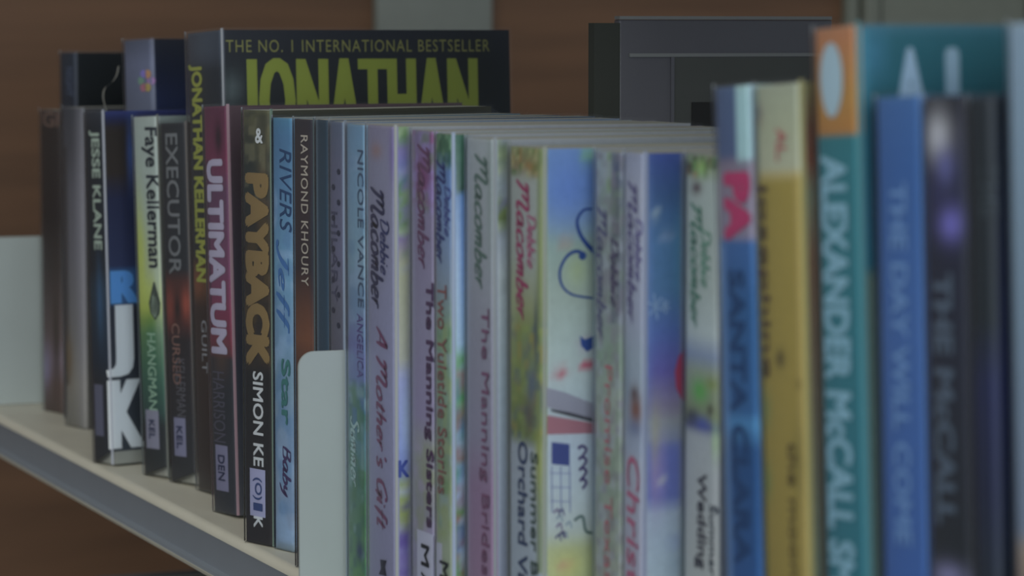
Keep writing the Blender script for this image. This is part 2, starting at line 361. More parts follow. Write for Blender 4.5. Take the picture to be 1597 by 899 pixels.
def book(name, label, cat, px, sops, cops, texts=(), depth=.129, dims=None, group=None, lift=0, sleeve=True, hard=False, pages=PAPER, stickers=(), nz=150, curls=False, bulge=.0002):
    xl, xr, yb, yt, yaw, lean = px
    b = solve(xl, xr, yb, yt, yaw, lean); b.bulge = bulge; t, h = b.t, b.h
    xe_, _ = proj(b.Q+b.R @ Vector((t, depth*.3, .1))); b.xm = {'s': (xl+xr)/2, 'c': xr+15}
    r = empty(name, b.Q, b.rot); tag(r, label, cat, group or 'library books standing in the row on the shelf'); seed = len(BOOKS)+3
    nx = {541: 572, 572: 640, 641: 679, 679: 726, 726: 794, 793: 927, 926: 973, 972: 1067, 1066: 1128}.get(xl)
    if nx: cops = list(cops)+[('r', nx, 150, nx+800, 1300, '82868a')]
    top = h-(.0028 if hard else .00003)
    # page block
    zb = .0004 if not hard else .003
    pb = mesh('page_block', *[x for x in boxv(.0007, t-.0007, .0022, depth-.0012-(.003 if hard else 0), zb, top)], pages, r)
    z0c = lambda a: lift; L = lift  # raised jacket edge bares the pages, shaped to imitate the shelf's reflection
    def z0s(a):
        return .0003+max(0, (a-.12*t)/(t*.88))*lift*1.0 if lift else .0003
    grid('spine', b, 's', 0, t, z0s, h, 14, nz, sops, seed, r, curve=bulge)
    sp = r.children[-1]
    grid('front_cover', b, 'c', RB*.9, depth, (lambda a: L if L else .0003), h, 44, 66, cops, seed+50, r)
    fc = r.children[-1]
    sd = fc.modifiers.new('card', 'SOLIDIFY'); sd.thickness = .0005; sd.offset = -1
    fc.data.materials.append(PAPER); sd.material_offset_rim = 1
    box('back_cover', (0, .0005, RB*.9, depth, .0003, h), ink(sops[0][1][0][1] if sops[0][0] == 'g' else '50505a'), r)
    for tx in texts:
        face, kind, s, rect, way, col = tx[:6]; opt = tx[6] if len(tx) > 6 else {}
        if kind == 'f': V, F = font_shape(s, **opt)
        elif kind == 'w': V, F = script_shape(s, **opt)
        else: V, F = shape_poly(s)
        par = sp if face == 's' else fc
        put_text(b, face, V, F, rect, way, ink(col), 'lettering' if kind != 'p' else 'emblem', par)
    for (x0, y0, x1, y1, col, marks) in stickers:
        V, F = shape_poly([(0, 0), (1, 0), (1, 1), (0, 1)])
        st = put_text(b, 's', V, F, (x0, y0, x1, y1), 'across', ink(col), 'spine_label', r); st['label'] = 'pale paper shelf label'
        for mk in marks:
            rect, mcol, s = mk; V, F = font_shape(s, offset=.01); me = put_text(b, 's', V, F, rect, 'down', ink(mcol), 'lettering', st)
            for v in me.data.vertices: v.co.y -= EPS
        n0 = len(st.data.vertices)
    for k, (c, wd) in FOLD_SHINES.items():
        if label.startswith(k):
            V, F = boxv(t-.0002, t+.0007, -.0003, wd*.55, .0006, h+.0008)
            mesh('fold_shine', V, F, SHINE(c), r)  # thin pale strip, a painted highlight along the sleeve's fold
    if sleeve:
        pr = arc_profile(t, depth+.001, RB, .0009); n = len(pr); zt = h+.0012; zz = [.0002+(lift*.0), zt-.0006, zt]
        V = [(x, y, z) for z in zz for x, y in pr]; F = [(k*n+i, k*n+i+1, (k+1)*n+i+1, (k+1)*n+i) for k in range(2) for i in range(n-1)]
        o = mesh('plastic_sleeve', V, F, FILM, r, smooth=True)
    BOOKS.append((b, r)); return r, b
BOOKS = []

def S2(*st): return ('g', list(st))
LIL = '7c7a92'; PALE = '858b9a'; WH = '8f949c'
# --- far left end of the row
book('book', 'dark brown spined book at the far left end of the row', 'book', (64, 97, 640, 172, 14, 0),
     [S2((150, '4a3a38'), (200, '2e2623'), (340, '2b2321'), (420, '3a322f'), (520, '5a4c4a'), (560, '6c5d66'), (600, '584640'), (637, '4b3d38')), ('b', 88, 520, 5, 90, '3c332c'), ('b', 72, 575, 7, 30, '77708a')],
     [S2((150, '3a302c'), (637, '40362f'))], [('s', 'f', 'GI', (68, 175, 92, 198), 'across', '6b5348')], depth=.10)
book('book', 'tall navy-black book rising behind the worn grey spine near the left end', 'book', (97, 121, 652, 82, 14, 0),
     [S2((80, '262c38'), (165, '20242f'), (640, '2a2b33'))], [S2((80, '1b1f22'), (170, '161a1c'), (640, '202022'))],
     [('s', 'f', 'NIGHT', (104, 105, 114, 150), 'down', '46506a')], depth=.135)
book('book', 'worn plain grey spined book standing left of the big JK letters', 'book', (99, 131, 664, 168, 14, 0),
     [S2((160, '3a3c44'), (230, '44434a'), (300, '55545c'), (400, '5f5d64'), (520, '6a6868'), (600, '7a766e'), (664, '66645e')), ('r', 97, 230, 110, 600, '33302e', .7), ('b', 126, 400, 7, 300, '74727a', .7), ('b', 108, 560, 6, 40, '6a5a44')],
     [S2((165, '3a3a3e'), (664, '55534e'))], depth=.12)
# --- D tall pale blue-grey with emblem
flower = [(.5+.5*math.cos(a)*(1 if k % 2 == 0 else .45), .5+.5*math.sin(a)*(1 if k % 2 == 0 else .45)) for k, a in enumerate([i*math.pi/8 for i in range(16)])]
petals = []
for k, c in enumerate(('7d5a8a', '8a7a3c', '8a5566', '5a7a6a', '6a5fa0', '97704a')):
    a = k*math.pi/3; cx, cy = 228+7*math.cos(a), 126+12*math.sin(a)
    petals.append(('s', 'p', [(.5+.5*math.cos(q*math.pi/4), .5+.5*math.sin(q*math.pi/4)) for q in range(8)], (cx-5, cy-7, cx+5, cy+7), 'across', c))
book('book', 'tall pale blue-grey spined book with a many-coloured petal emblem, navy cover', 'book', (201, 247, 699, 62, 16, 2),
     [S2((60, '454a5c'), (100, '565c74'), (165, '50566a'), (600, '454a60'))], [S2((60, '22252f'), (110, '1d2338'), (170, '202a4c'), (600, '1c2138'))], petals, depth=.14)
# --- E the JK book
book('book', 'black and navy book with huge white J and K on its cover', 'book', (138, 167, 722, 174, 14, 2),
     [S2((172, '2c2f38'), (200, '1e2026'), (420, '1e2026'), (450, '22303e'), (560, '1d2634'), (600, '25262b'), (722, '2a2b2e')), ('b', 156, 470, 5, 60, '2a4a6a')],
     [S2((172, '30386c'), (185, '23284a'), (200, '302a26'), (270, '332c28'), (310, '262b46'), (415, '2b3250'), (480, '2a2c36'), (560, '2c3038'), (722, '30363c')), ('b', 206, 240, 6, 50, '3e5c9a'), ('r', 167, 421, 224, 474, '2c4e76')],
     [('s', 'f', 'JESSE KLANE', (142, 203, 158, 390), 'down', '8c9a8e', dict(offset=.02)),
      ('c', 'f', 'R', (172, 422, 217, 473), 'across', '3f7cb0', dict(heavy=.08)),
      ('c', 'f', 'J', (164, 476, 208, 588), 'across', 'a9adba', dict(heavy=.07)),
      ('c', 'f', 'K', (168, 592, 226, 699), 'across', 'a9adba', dict(heavy=.08))],
     lift=.0075, stickers=[(149, 600, 162, 680, '55566a', [])])
BE, RE = BOOKS[-1]
cc = catmull([to_face(BE, 'c', x, y) for x, y in ((168, 174), (163, 152), (166, 137), (177, 128), (184, 117), (187, 103))], 8); cv = []
for i, p in enumerate(cc):
    d = cc[min(i+1, len(cc)-1)]-cc[max(i-1, 0)]; d = d/(np.hypot(*d)+1e-9); q = np.array([-d[1], d[0]])*.0006; z = .002*i/len(cc)
    cv += [(BE.t+.0005, *(p+q)), (BE.t+.0005-.004, *(p-q))]
mesh('sleeve_curl', cv, [(2*i, 2*i+1, 2*i+3, 2*i+2) for i in range(len(cc)-1)], SHINE('7c8480'), RE, smooth=True)  # curl of sleeve film with its highlight painted into the colour
# --- F
book('book', 'lime, white and green spined thriller lettered Faye Kellerman', 'book', (214, 253, 741, 182, 14, 2.5),
     [S2((180, '8a9490'), (340, '8c9892'), (420, '8f9a7c'), (450, '98a458'), (480, '8f9c3a'), (500, '5c7c34'), (520, '3a6a48'), (590, '2f5848'), (640, '2a4640'), (665, '262a2c'), (741, '2c2e2e')), ('b', 246, 440, 6, 90, '98a494', .8), ('b', 219, 400, 9, 90, 'a0aa3c', .9)],
     [S2((180, '6c7672'), (741, '3a3c3c'))],
     [('s', 'f', 'Faye Kellerman', (224, 198, 249, 418), 'down', '22262e', dict(offset=.015)), ('s', 'f', 'HANGMAN', (232, 520, 245, 640), 'down', '7c9c86', dict(offset=.01)),
      ('s', 'p', [(.5, 0), (.9, .2), (1, .45), (.75, .75), (.55, 1), (.45, 1), (.25, .75), (0, .45), (.1, .2)], (233, 440, 251, 500), 'across', '39423c'),
      ('s', 'p', [(.5, 0), (.9, .2), (1, .45), (.75, .75), (.55, 1), (.45, 1), (.25, .75), (0, .45), (.1, .2)], (235.5, 452, 248.5, 496), 'across', '8a9c8c'),],
     lift=.006, stickers=[(229, 640, 249, 700, '78788a', [((234, 655, 243, 685), '2a3050', 'KEL')])])
# --- G
book('book', 'charcoal spined thriller lettered EXECUTOR with red splashes', 'book', (256, 297, 752, 192, 14, 2.5),
     [S2((190, '2b2c30'), (420, '2a2b2f'), (440, '4a2c28'), (470, '5a3028'), (500, '4a2a26'), (530, '2c2628'), (752, '2c2d30')), ('b', 265, 480, 6, 30, '7a3a30'), ('b', 290, 475, 5, 22, '8a4030'), ('b', 277, 480, 4, 22, '241f1f')],
     [S2((190, '2b2523'), (500, '2a2220'), (740, '302826'))],
     [('s', 'f', 'EXECUTOR', (262, 208, 281, 428), 'down', '676a6e', dict(offset=.01)), ('s', 'f', 'CURSED', (270, 505, 282, 600), 'down', '7c5a50'), ('s', 'f', 'KELLERMAN', (276, 560, 290, 650), 'down', '54525a')],
     lift=.0065, stickers=[(273, 652, 291, 712, '70708a', [((277, 665, 286, 700), '2a3050', 'KEL')])])
# --- H Jonathan
r, b = book('book', 'tall black book lettered JONATHAN in big yellow capitals on cover', 'book', (299, 355, 764, 50, 5, 2.5),
     [S2((50, '39414e'), (90, '343b48'), (110, '262b33'), (400, '22262b'), (420, '4a3420'), (450, '5c3a22'), (480, '33231e'), (760, '2e2420')), ('b', 318, 70, 20, 30, '46505e', .6), ('b', 308, 440, 8, 24, '7a4424')],
     [S2((50, '20232b'), (120, '1c2024'), (300, '1c2024'), (760, '221d1c')), ('b', 362, 140, 16, 26, '4a5658', .7), ('b', 740, 120, 40, 80, '181d1c', .6)],
     [('s', 'f', 'JONATHAN KELLERMAN', (299, 100, 320, 440), 'down', '8f9426', dict(offset=.035)),
      ('s', 'f', 'GUILT', (316, 500, 324, 582), 'down', '8a8c92'),
      ('c', 'f', 'THE NO. 1 INTERNATIONAL BESTSELLER', (352, 62, 763, 81), 'across', '6c6c32', dict(space=1.15)),
      ('c', 'f', 'JONATHAN', (377, 90, 746, 262), 'across', '6c7616', dict(heavy=.075, space=1.12))], depth=.160)
# --- I
book('book', 'magenta and white spined thriller lettered ULTIMATUM', 'book', (324, 362, 798, 166, 8, 2.5),
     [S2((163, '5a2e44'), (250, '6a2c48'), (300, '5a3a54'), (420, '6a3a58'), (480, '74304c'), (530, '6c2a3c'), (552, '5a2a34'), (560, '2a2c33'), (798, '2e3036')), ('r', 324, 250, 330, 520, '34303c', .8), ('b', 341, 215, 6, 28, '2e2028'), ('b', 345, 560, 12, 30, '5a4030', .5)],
     [S2((163, '4c3a40'), (300, '40363c'), (560, '383a44'), (798, '46484e'))],
     [('s', 'f', 'ULTIMATUM', (327, 248, 352, 552), 'down', '9a94a8', dict(offset=.04)), ('s', 'f', 'HARRISON', (334, 580, 352, 690), 'down', '4a4858')],
     stickers=[(338, 695, 357, 766, '74738e', [((342, 710, 352, 750), '2a3050', 'DEN')])])
for (fx0, fx1) in ((355, 362),): pass
# --- J
book('book', 'black and gold spined thriller lettered PAYBACK above SIMON KE', 'book', (379, 424, 845, 172, 18, 0),
     [S2((172, '4a4a34'), (200, '4c4a34'), (250, '36382e'), (300, '282b2a'), (318, '262524'), (420, '2a231e'), (560, '2a2422'), (590, '1f1d1e'), (845, '262325')), ('b', 386, 260, 10, 60, '22292a', .8), ('b', 412, 290, 8, 60, '5a4a34', .6),
      ('n', 172, 320, ['5c5a44', '2a2c28'], 14, .6), ('n', 330, 570, ['3a2e22', '46381e'], 16, .5)],
     [S2((172, '3a3a30'), (845, '262426'))],
     [('s', 'f', 'PAYBACK', (384, 270, 421, 572), 'down', '6e5a34', dict(offset=.06)),
      ('s', 'f', 'SIMON KE', (396, 580, 412, 728), 'down', 'a4a8ac', dict(offset=.015)),
      ('s', 'f', 'K', (397, 806, 411, 824), 'down', 'a4a8ac', dict(offset=.02)),
      ('s', 'f', '&', (399, 200, 411, 224), 'across', 'a0a4a8', dict(offset=.02))],
     stickers=[(391, 732, 415, 806, '8486a4', [((396, 745, 410, 780), '2c3c68', '(O)'), ((397, 785, 411, 797), '2c3c68', 'I')])])
# --- K
book('book', 'light blue spined book with dark brush lettering, left of bookend', 'book', (426, 458, 856, 184, 16, 0),
     [S2((184, '3a6a88'), (215, '3c6486'), (300, '466e90'), (420, '54809c'), (520, '5a7c98'), (600, '5f7c90'), (700, '6c829c'), (840, '6c8098'), (856, '5c6c78')), ('n', 300, 850, ['7490ac', '4a6e92'], 22, .6)],
     [S2((184, '4a6a7c'), (856, '55687a'))],
     [('s', 'f', 'RIVERS', (437, 232, 455, 362), 'down', '1f3658', dict(shear=.2)),
      ('s', 'w', 'Jeff', (432, 374, 452, 520), 'down', '2e5a8c', {}),
      ('s', 'f', 'Star', (440, 560, 454, 664), 'down', '2c6260', dict(offset=.02)),
      ('s', 'w', 'Baby', (437, 696, 455, 776), 'down', '3a2c50', {})])
# --- L M N
book('book', 'dark brown spined thriller lettered RAYMOND KHOURY', 'book', (459, 491, 884, 186, 12, 0),
     [S2((186, '302b30'), (260, '382c2e'), (420, '33272a'), (480, '5a3828'), (530, '6a4028'), (600, '302526'), (880, '2a2426')), ('b', 487, 360, 3, 200, '242c3a', .8)],
     [S2((186, '4a5664'), (880, '3a4450'))],
     [('s', 'f', 'RAYMOND KHOURY', (471, 211, 482, 446), 'down', '9a9288', dict(space=1.1, offset=.005))])
book('book', 'narrow dark teal spined book without lettering', 'book', (493, 514, 901, 187, 6, 0),
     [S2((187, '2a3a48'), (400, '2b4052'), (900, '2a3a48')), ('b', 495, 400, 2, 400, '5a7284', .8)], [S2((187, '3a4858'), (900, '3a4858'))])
dots = []
rn = random.Random(4)
for k in range(11):
    y = 268+k*24; xx = 521 if k % 2 else 529
    dots.append(('s', 'p', [(.5+.5*math.cos(q*math.pi/4), .5+.5*math.sin(q*math.pi/4)) for q in range(8)], (xx-2.5, y-5, xx+2.5, y+5), 'across', '2c2e40'))
book('book', 'grey-blue spined book with small inky scribbles', 'book', (515, 539, 913, 190, 4, 0),
     [S2((189, '4f5a70'), (260, '5a5c74'), (400, '60607a'), (480, '585868'), (913, '4a4a58')), ('b', 537, 400, 2, 400, '8094a8', .7)],  # pale streak at the right edge is a painted fold highlight
     [S2((189, '5c6a7c'), (913, '5c6a7c'))], dots+[('s', 'f', 'HILARY', (518, 330, 527, 470), 'down', '43445c')])
# --- O P and the Macomber books
book('book', 'pale blue spined book shading to green meadow beside bookend', 'book', (541, 571, None, 194, 0, 0),
     [S2((193, '6084a0'), (300, '6c8ea6'), (400, '7292a4'), (480, '6c84a0'), (540, '646c9c'), (590, '5c6c98'), (640, '3a6484'), (690, '4a7480'), (740, '3f6c64'), (800, '487258'), (899, '4e8048')), ('n', 600, 899, ['2f5c58', '6a8c8c', '3c6a44'], 18, .7), ('b', 562, 860, 6, 16, '24345c'), ('n', 240, 560, ['8098b0', '5a7c9c'], 26, .5)],
     [S2((193, '6c8494'), (899, '5c7468'))],
     [('s', 'f', 'NICOLE VANCE', (559, 234, 568, 480), 'down', '3a4a62', {}), ('s', 'f', 'ANGELICA', (558, 490, 567, 590), 'down', '52447c'), ('s', 'w', 'Summer', (548, 650, 562, 760), 'down', '88a4a4', {})])
FLO = ['4c6a3c', '6a7c44', '5a4a80', '8a8aa4']
book('book', "lavender spined book lettered Debbie Macomber, A Mother's Gift", 'book', (572, 617, None, 196, 0, 0),
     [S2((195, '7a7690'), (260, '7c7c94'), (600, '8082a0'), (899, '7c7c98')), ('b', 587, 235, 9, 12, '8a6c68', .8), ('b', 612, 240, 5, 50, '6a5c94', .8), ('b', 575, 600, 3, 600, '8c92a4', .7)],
     [S2((195, '5c7a48'), (215, '557844'), (235, '6a5f90'), (270, '5a6a94'), (300, '4c7040'), (345, '567838'), (370, '6a5a86'), (410, '8a8c70'), (560, '8f9080'), (590, '8086a8'), (700, '6c7cac'), (735, '5c68a0'), (760, '7a8a44'), (810, '748044'), (840, '5a4a88'), (899, '6c6490')),
      ('n', 195, 420, ['3f6a34', '7c70a4', '8c9c7c'], 14, .6), ('n', 740, 899, ['8a9048', '4c3c80', '9094b4'], 14, .6), ('b', 632, 660, 5, 60, '8fa0c4', .7)],
     [('s', 'w', 'Macomber', (579, 292, 601, 482), 'down', '26284c', {}), ('s', 'w', 'Debbie', (594, 342, 608, 430), 'down', '2c3260', {}),
      ('s', 'w', "A Mother's Gift", (585, 510, 606, 826), 'down', '6a3458', {}),
      ('c', 'f', 'K', (621, 718, 638, 745), 'across', '2c3c80', dict(offset=.03)), ('s', 'p', [(0, 0), (1, .1), (.8, .6), (1, 1), (.2, .9), (.3, .4)], (592, 872, 604, 899), 'across', '1e1c30')])
book('book', 'lilac spined book with purple flowers lettered The Manning Sisters', 'book', (641, 678, 970, 204, 2, 0),
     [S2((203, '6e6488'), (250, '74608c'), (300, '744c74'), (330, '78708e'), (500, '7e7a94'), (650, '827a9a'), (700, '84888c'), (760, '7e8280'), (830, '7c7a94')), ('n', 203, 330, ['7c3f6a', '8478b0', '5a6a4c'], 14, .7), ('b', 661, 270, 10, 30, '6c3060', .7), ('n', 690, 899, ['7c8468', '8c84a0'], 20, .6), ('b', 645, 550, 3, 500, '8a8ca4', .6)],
     [S2((203, '5c5c7c'), (899, '6c6c84'))],
     [('s', 'w', 'Macomber', (652, 225, 672, 420), 'down', '5e3c5c', {}), ('s', 'f', 'The Manning Sisters', (663, 440, 677, 824), 'down', '452c4c', dict(offset=.02))],
     stickers=[(652, 830, 677, 955, '9a9cae', [((659, 850, 671, 884), '14161e', 'M'), ((659, 894, 671, 940), '14161e', 'AC')])])
book('book', 'blue-green spined book with leafy top lettered Two Yuletide Stories', 'book', (679, 706, 991, 209, 2, 0),
     [S2((208, '345c44'), (235, '386048'), (262, '5070a0'), (300, '5a78a4'), (380, '6a80a0'), (450, '748494'), (520, '6c8a74'), (600, '6f8c78'), (700, '6c8070'), (780, '7c8a64'), (850, '84907c')), ('n', 208, 260, ['1f4a38', '5c8064'], 12, .7), ('n', 500, 840, ['5c8058', '80909c', '7c8c58'], 20, .6)],
     [S2((208, '2a5a44'), (300, '1e4a3a'), (305, '4c74a4'), (400, '6488b8'), (540, '7f9cc4'), (560, '4a8a50'), (640, '5c8c64'), (700, '4a6c84'), (770, '7088a4'), (800, '7a6058'), (899, '5c7c5c')), ('n', 208, 300, ['0f3a2a', '3c6c50'], 12, .8), ('n', 560, 899, ['2f7a38', '3c5c8c', '8494a8', '7a4a44'], 16, .7), ('b', 710, 420, 3, 160, 'a0b8dc', .8)],  # pale blue streak by the fold is a painted edge highlight
     [('s', 'w', 'Macomber', (681, 250, 696, 412), 'down', '242f68', {}), ('s', 'w', 'Debbie', (694, 290, 704, 370), 'down', '38447c', {}),
      ('s', 'f', 'Two Yuletide Stories', (684, 444, 698, 772), 'down', '7a4c4c', dict(offset=.005))],
     stickers=[(682, 850, 706, 960, '9a9cae', [((688, 876, 701, 960), '14161e', 'MAC')])])
book('book', 'pale grey spined book lettered The Manning Brides', 'book', (726, 771, 1005, 216, 2, 0),
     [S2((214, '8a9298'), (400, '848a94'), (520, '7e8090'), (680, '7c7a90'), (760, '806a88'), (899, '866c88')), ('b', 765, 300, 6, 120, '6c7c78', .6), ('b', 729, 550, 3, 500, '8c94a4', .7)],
     [S2((214, '7c8a7c'), (240, '6c7c58'), (300, '8a92a0'), (330, '7a8a48'), (345, '50603c'), (370, '8a929c'), (430, '9aa2a4'), (600, '8c98a0'), (899, '848a9a')), ('n', 214, 360, ['445a2c', '94a07c', '6c6a94'], 14, .7), ('b', 783, 445, 4, 12, '2f3c34')],
     [('s', 'w', 'Macomber', (741, 240, 762, 452), 'down', '4a625c', {}), ('s', 'f', 'The Manning Brides', (749, 480, 764, 898), 'down', '6c4664', dict(offset=.005))])
r, b = book('book', 'floral topped book lettered Orchard Valley, swirl and house on cover', 'book', (793, 848, 1034, 230, 2, 0),
     [S2((229, '6c7850'), (260, '7a6c48'), (280, '8a9290'), (400, '8a9494'), (470, '848c6c'), (520, '707c40'), (600, '6c7c3c'), (680, '5c6c38'), (700, '8a94a0'), (899, '8c98a4')),
      ('n', 229, 275, ['8a6a34', '4a6a34', '9c9c6c'], 12, .8), ('r', 838, 229, 848, 899, '6a784c', .75), ('b', 843, 400, 5, 80, '7c8850', .8), ('b', 800, 470, 6, 100, '8f9a78', .6), ('n', 500, 690, ['8c7c3c', '4c5c6c', '7c9048'], 14, .5),
      ('b', 836, 520, 3, 60, '3c4858'), ('b', 830, 600, 8, 40, '4c5a78', .8), ('b', 826, 650, 9, 30, '50484c', .8), ('b', 840, 720, 6, 60, '8c9440', .8)],
     [S2((232, '5878a4'), (300, '5878a4'), (350, '6c8498'), (380, '7c9088'), (460, '8a968c'), (560, '94a09c'), (700, '98a4ac'), (830, '98a09c'), (860, '949a70'), (899, '98a074')),
      ('b', 885, 300, 40, 50, '5272a8', .8), ('b', 900, 420, 20, 30, '8c9868', .7), ('b', 874, 582, 9, 9, 'a04858'), ('b', 882, 378, 7, 8, '9c5c4c', .9), ('b', 917, 240, 8, 14, '70a444', .9), ('r', 903, 560, 930, 574, 'a4485c'),
      ('b', 885, 885, 26, 26, 'a4a054', .7), ('b', 880, 885, 9, 8, 'a86468', .6), ('b', 915, 536, 12, 10, '9c8098', .6)],
     [('s', 'w', 'Macomber', (806, 280, 827, 500), 'down', '8a2c58', {}), ('s', 'w', 'Debbie', (823, 335, 837, 420), 'down', '94466c', {}),
      ('s', 'f', 'Orchard Valley', (805, 688, 824, 978), 'down', '26385c', dict(offset=.015)), ('s', 'f', 'Summer Brides', (829, 706, 840, 990), 'down', '3a4c48', dict(offset=.01))])
BV = b; SPV = [c for c in r.children if c.name.startswith('front_cover')][0]
def cover_stroke(pts, w0, w1, col, name='emblem'):
    c = catmull([to_face(BV, 'c', x, y) for x, y in pts], 8); n = len(c); V = []
    for i, p in enumerate(c):
        d = c[min(i+1, n-1)]-c[max(i-1, 0)]; d = d/(np.hypot(*d)+1e-9); q = np.array([-d[1], d[0]])*(w0+(w1-w0)*i/(n-1))/BV.S/2
        V += [(BV.t+EPS, *(p+q)), (BV.t+EPS, *(p-q))]
    mesh(name, V, [(2*i, 2*i+1, 2*i+3, 2*i+2) for i in range(n-1)], ink(col), SPV)
def cover_poly(pts, col, name='emblem', up=1):
    P = [to_face(BV, 'c', x, y) for x, y in pts]; mesh(name, [(BV.t+EPS*up, *p) for p in P], [tuple(range(len(P)))], ink(col), SPV)
cover_stroke([(924, 326), (910, 328), (900, 343), (903, 362), (914, 380), (935, 402)], 3, 8, '1c3a74')
cover_stroke([(912, 400), (900, 392), (884, 400), (873, 422), (876, 445), (893, 460), (930, 466)], 6, 3, '1c3a74')
cover_poly([(905+6*math.cos(a*.6)+3, 399+7*math.sin(a*.6)) for a in range(11)], '1c3a74', up=1.3)
cover_poly([(904, 524), (912, 530), (930, 522), (930, 540), (915, 549), (906, 540)], '24407c')
cover_poly([(852, 605), (880, 612), (930, 632), (930, 655), (852, 635)], '7c7c88')
cover_poly([(858, 638), (890, 644), (930, 655), (930, 660), (890, 650), (860, 642)], '38383f', up=1.4)
cover_poly([(853, 648), (930, 661), (930, 676), (853, 678)], '8c5c66', up=1.2)
cover_poly([(860, 690), (888, 693), (888, 727), (860, 724)], '343f74')
for k in range(3):
    cover_stroke([(860+k*14, 728), (861+k*14, 800)], 1.6, 1.6, '5c6488')
    cover_stroke([(858, 738+k*22), (890, 739+k*22)], 1.4, 1.4, '6c7494')
for k in range(4):
    cover_stroke([(901+k, 700+k*17), (908, 696+k*17), (914, 702+k*17), (908, 712+k*17)], 5, 4, '3c305c')
rn = random.Random(3)
for k in range(9):
    x, y = 862+rn.random()*22, 800+rn.random()*42; cover_stroke([(x, y), (x+6, y-6), (x+9, y+4)], 3, 2, rn.choice(['3c3c64', '5c4c70', '6c7c88']))
cover_stroke([(895, 812), (908, 806), (913, 828), (924, 832)], 4, 4, '3c5450')
book('book', 'grey-green spined book with faint violet script in two columns', 'book', (926, 971, 1064, 236, 2, 0),
     [S2((236, '84929c'), (320, '7f8c90'), (500, '7a8688'), (560, '748c7c'), (620, '84908a'), (720, '7c8c80'), (899, '848c84')), ('r', 953, 236, 971, 510, '50586a', .75), ('r', 947, 236, 953, 300, '6c8c5c', .8), ('b', 962, 270, 7, 22, '3c4474', .8), ('b', 960, 330, 8, 60, '4c5a54', .6), ('n', 236, 899, ['6a7c70', '8c94a4', '6c6478'], 14, .5)],
     [S2((236, '5a6478'), (899, '6c786c'))],
     [('s', 'w', 'Macomber', (932, 322, 948, 530), 'down', '4c4c70', {}), ('s', 'w', 'Debbie', (953, 372, 966, 480), 'down', '443c5c', {}), ('s', 'f', 'Promise Texas', (944, 570, 956, 910), 'down', '9a5a64', {})])
r, b = book('book', 'white-lavender spined book with brown bear lettered Christmas', 'book', (972, 1004, 1088, 238, 2, 0),
     [S2((238, '8088a0'), (300, '8c92a4'), (500, '8890a4'), (560, '8492a0'), (700, '8490a4'), (720, '8c94a4'), (899, '9092a4')), ('b', 992, 640, 10, 26, '70402c', .95), ('b', 990, 615, 6, 12, '4c3434', .9), ('b', 990, 668, 12, 14, '54648c', .7), ('b', 978, 600, 5, 60, '60788c', .5)],
     [S2((238, '384c8c'), (300, '3c5c88'), (380, '48749a'), (450, '4a7498'), (520, '5068a0'), (580, '645ea0'), (640, '847c90'), (660, '8c9094'), (690, '8088a0'), (700, '6470ac'), (780, '6470a8'), (800, '98a4b8'), (899, '9aa8bc')),
      ('b', 1024, 335, 5, 8, '9ab4dc', .9), ('b', 1040, 368, 7, 9, '8c9cb0', .9), ('b', 1066, 400, 14, 80, '40869c', .6), ('b', 1013, 460, 7, 240, '6480c8', .6), ('b', 1025, 740, 10, 60, '9c80a8', .7), ('b', 1022, 680, 8, 50, 'a09c74', .6), ('b', 1033, 752, 4, 5, 'c0c8dc', 1), ('b', 1054, 845, 12, 8, '6c7cac', .7), ('b', 1052, 880, 8, 20, '7c90a0', .6)],
     [('s', 'w', 'Macomber', (980, 282, 995, 505), 'down', '504c78', {}), ('s', 'w', 'Debbie', (992, 340, 1003, 440), 'down', '5c5888', {}), ('s', 'f', 'Christmas', (979, 712, 998, 1040), 'down', '9a5070', dict(shear=.15, offset=.005))])
BV = b; SPV = [c for c in r.children if c.name.startswith('front_cover')][0]
for cx, cy, rr in ((1022, 478, 16), (1037, 478, 9)):
    for k in range(3):
        a = k*math.pi/3+.3; cover_stroke([(cx-rr*.8*math.cos(a), cy-rr*1.3*math.sin(a)), (cx+rr*.8*math.cos(a), cy+rr*1.3*math.sin(a))], 3, 3, '7c98d0')
cover_poly([(1068, 545), (1058, 556), (1052, 580), (1054, 605), (1062, 622), (1070, 628), (1080, 600), (1078, 560)], 'a03a58')
book('book', 'white spined book with green script and green leaf lettered Wedding', 'book', (1066, 1118, 1106, 242, 2, 0),
     [S2((242, '6c7c68'), (262, '7c8c70'), (285, '8c9898'), (450, '8c9898'), (520, '94a0a4'), (555, '70809c'), (580, '7c887c'), (650, '707c60'), (665, '4c5480'), (680, '8c949c'), (899, '949a9c')),
      ('n', 242, 275, ['4c7a34', '94603c', '2c3428'], 12, .8), ('b', 1095, 262, 7, 14, '78a44c', .8), ('b', 1087, 293, 8, 10, '40202c', .95), ('b', 1092, 610, 13, 20, '44903c', .95), ('b', 1110, 600, 10, 12, '6c7c38', .8), ('b', 1080, 650, 12, 14, '2c2c40', .9), ('b', 1096, 660, 13, 12, '3448a0', .7), ('b', 1108, 640, 5, 10, '2c1c20', .8), ('b', 1115, 690, 5, 30, '80a070', .7)],
     [S2((242, '74808a'), (899, '6a7484'))],
     [('s', 'w', 'Macomber', (1078, 316, 1096, 512), 'down', '3c6c5c', {}), ('s', 'w', 'Debbie', (1094, 358, 1110, 450), 'down', '4c7c6c', {}), ('s', 'f', 'Wedding', (1085, 738, 1103, 888), 'down', '2c2c3c', dict(offset=.015)), ('s', 'f', 'Summer', (1108, 788, 1117, 900), 'down', '3c4450', dict(offset=.01))])
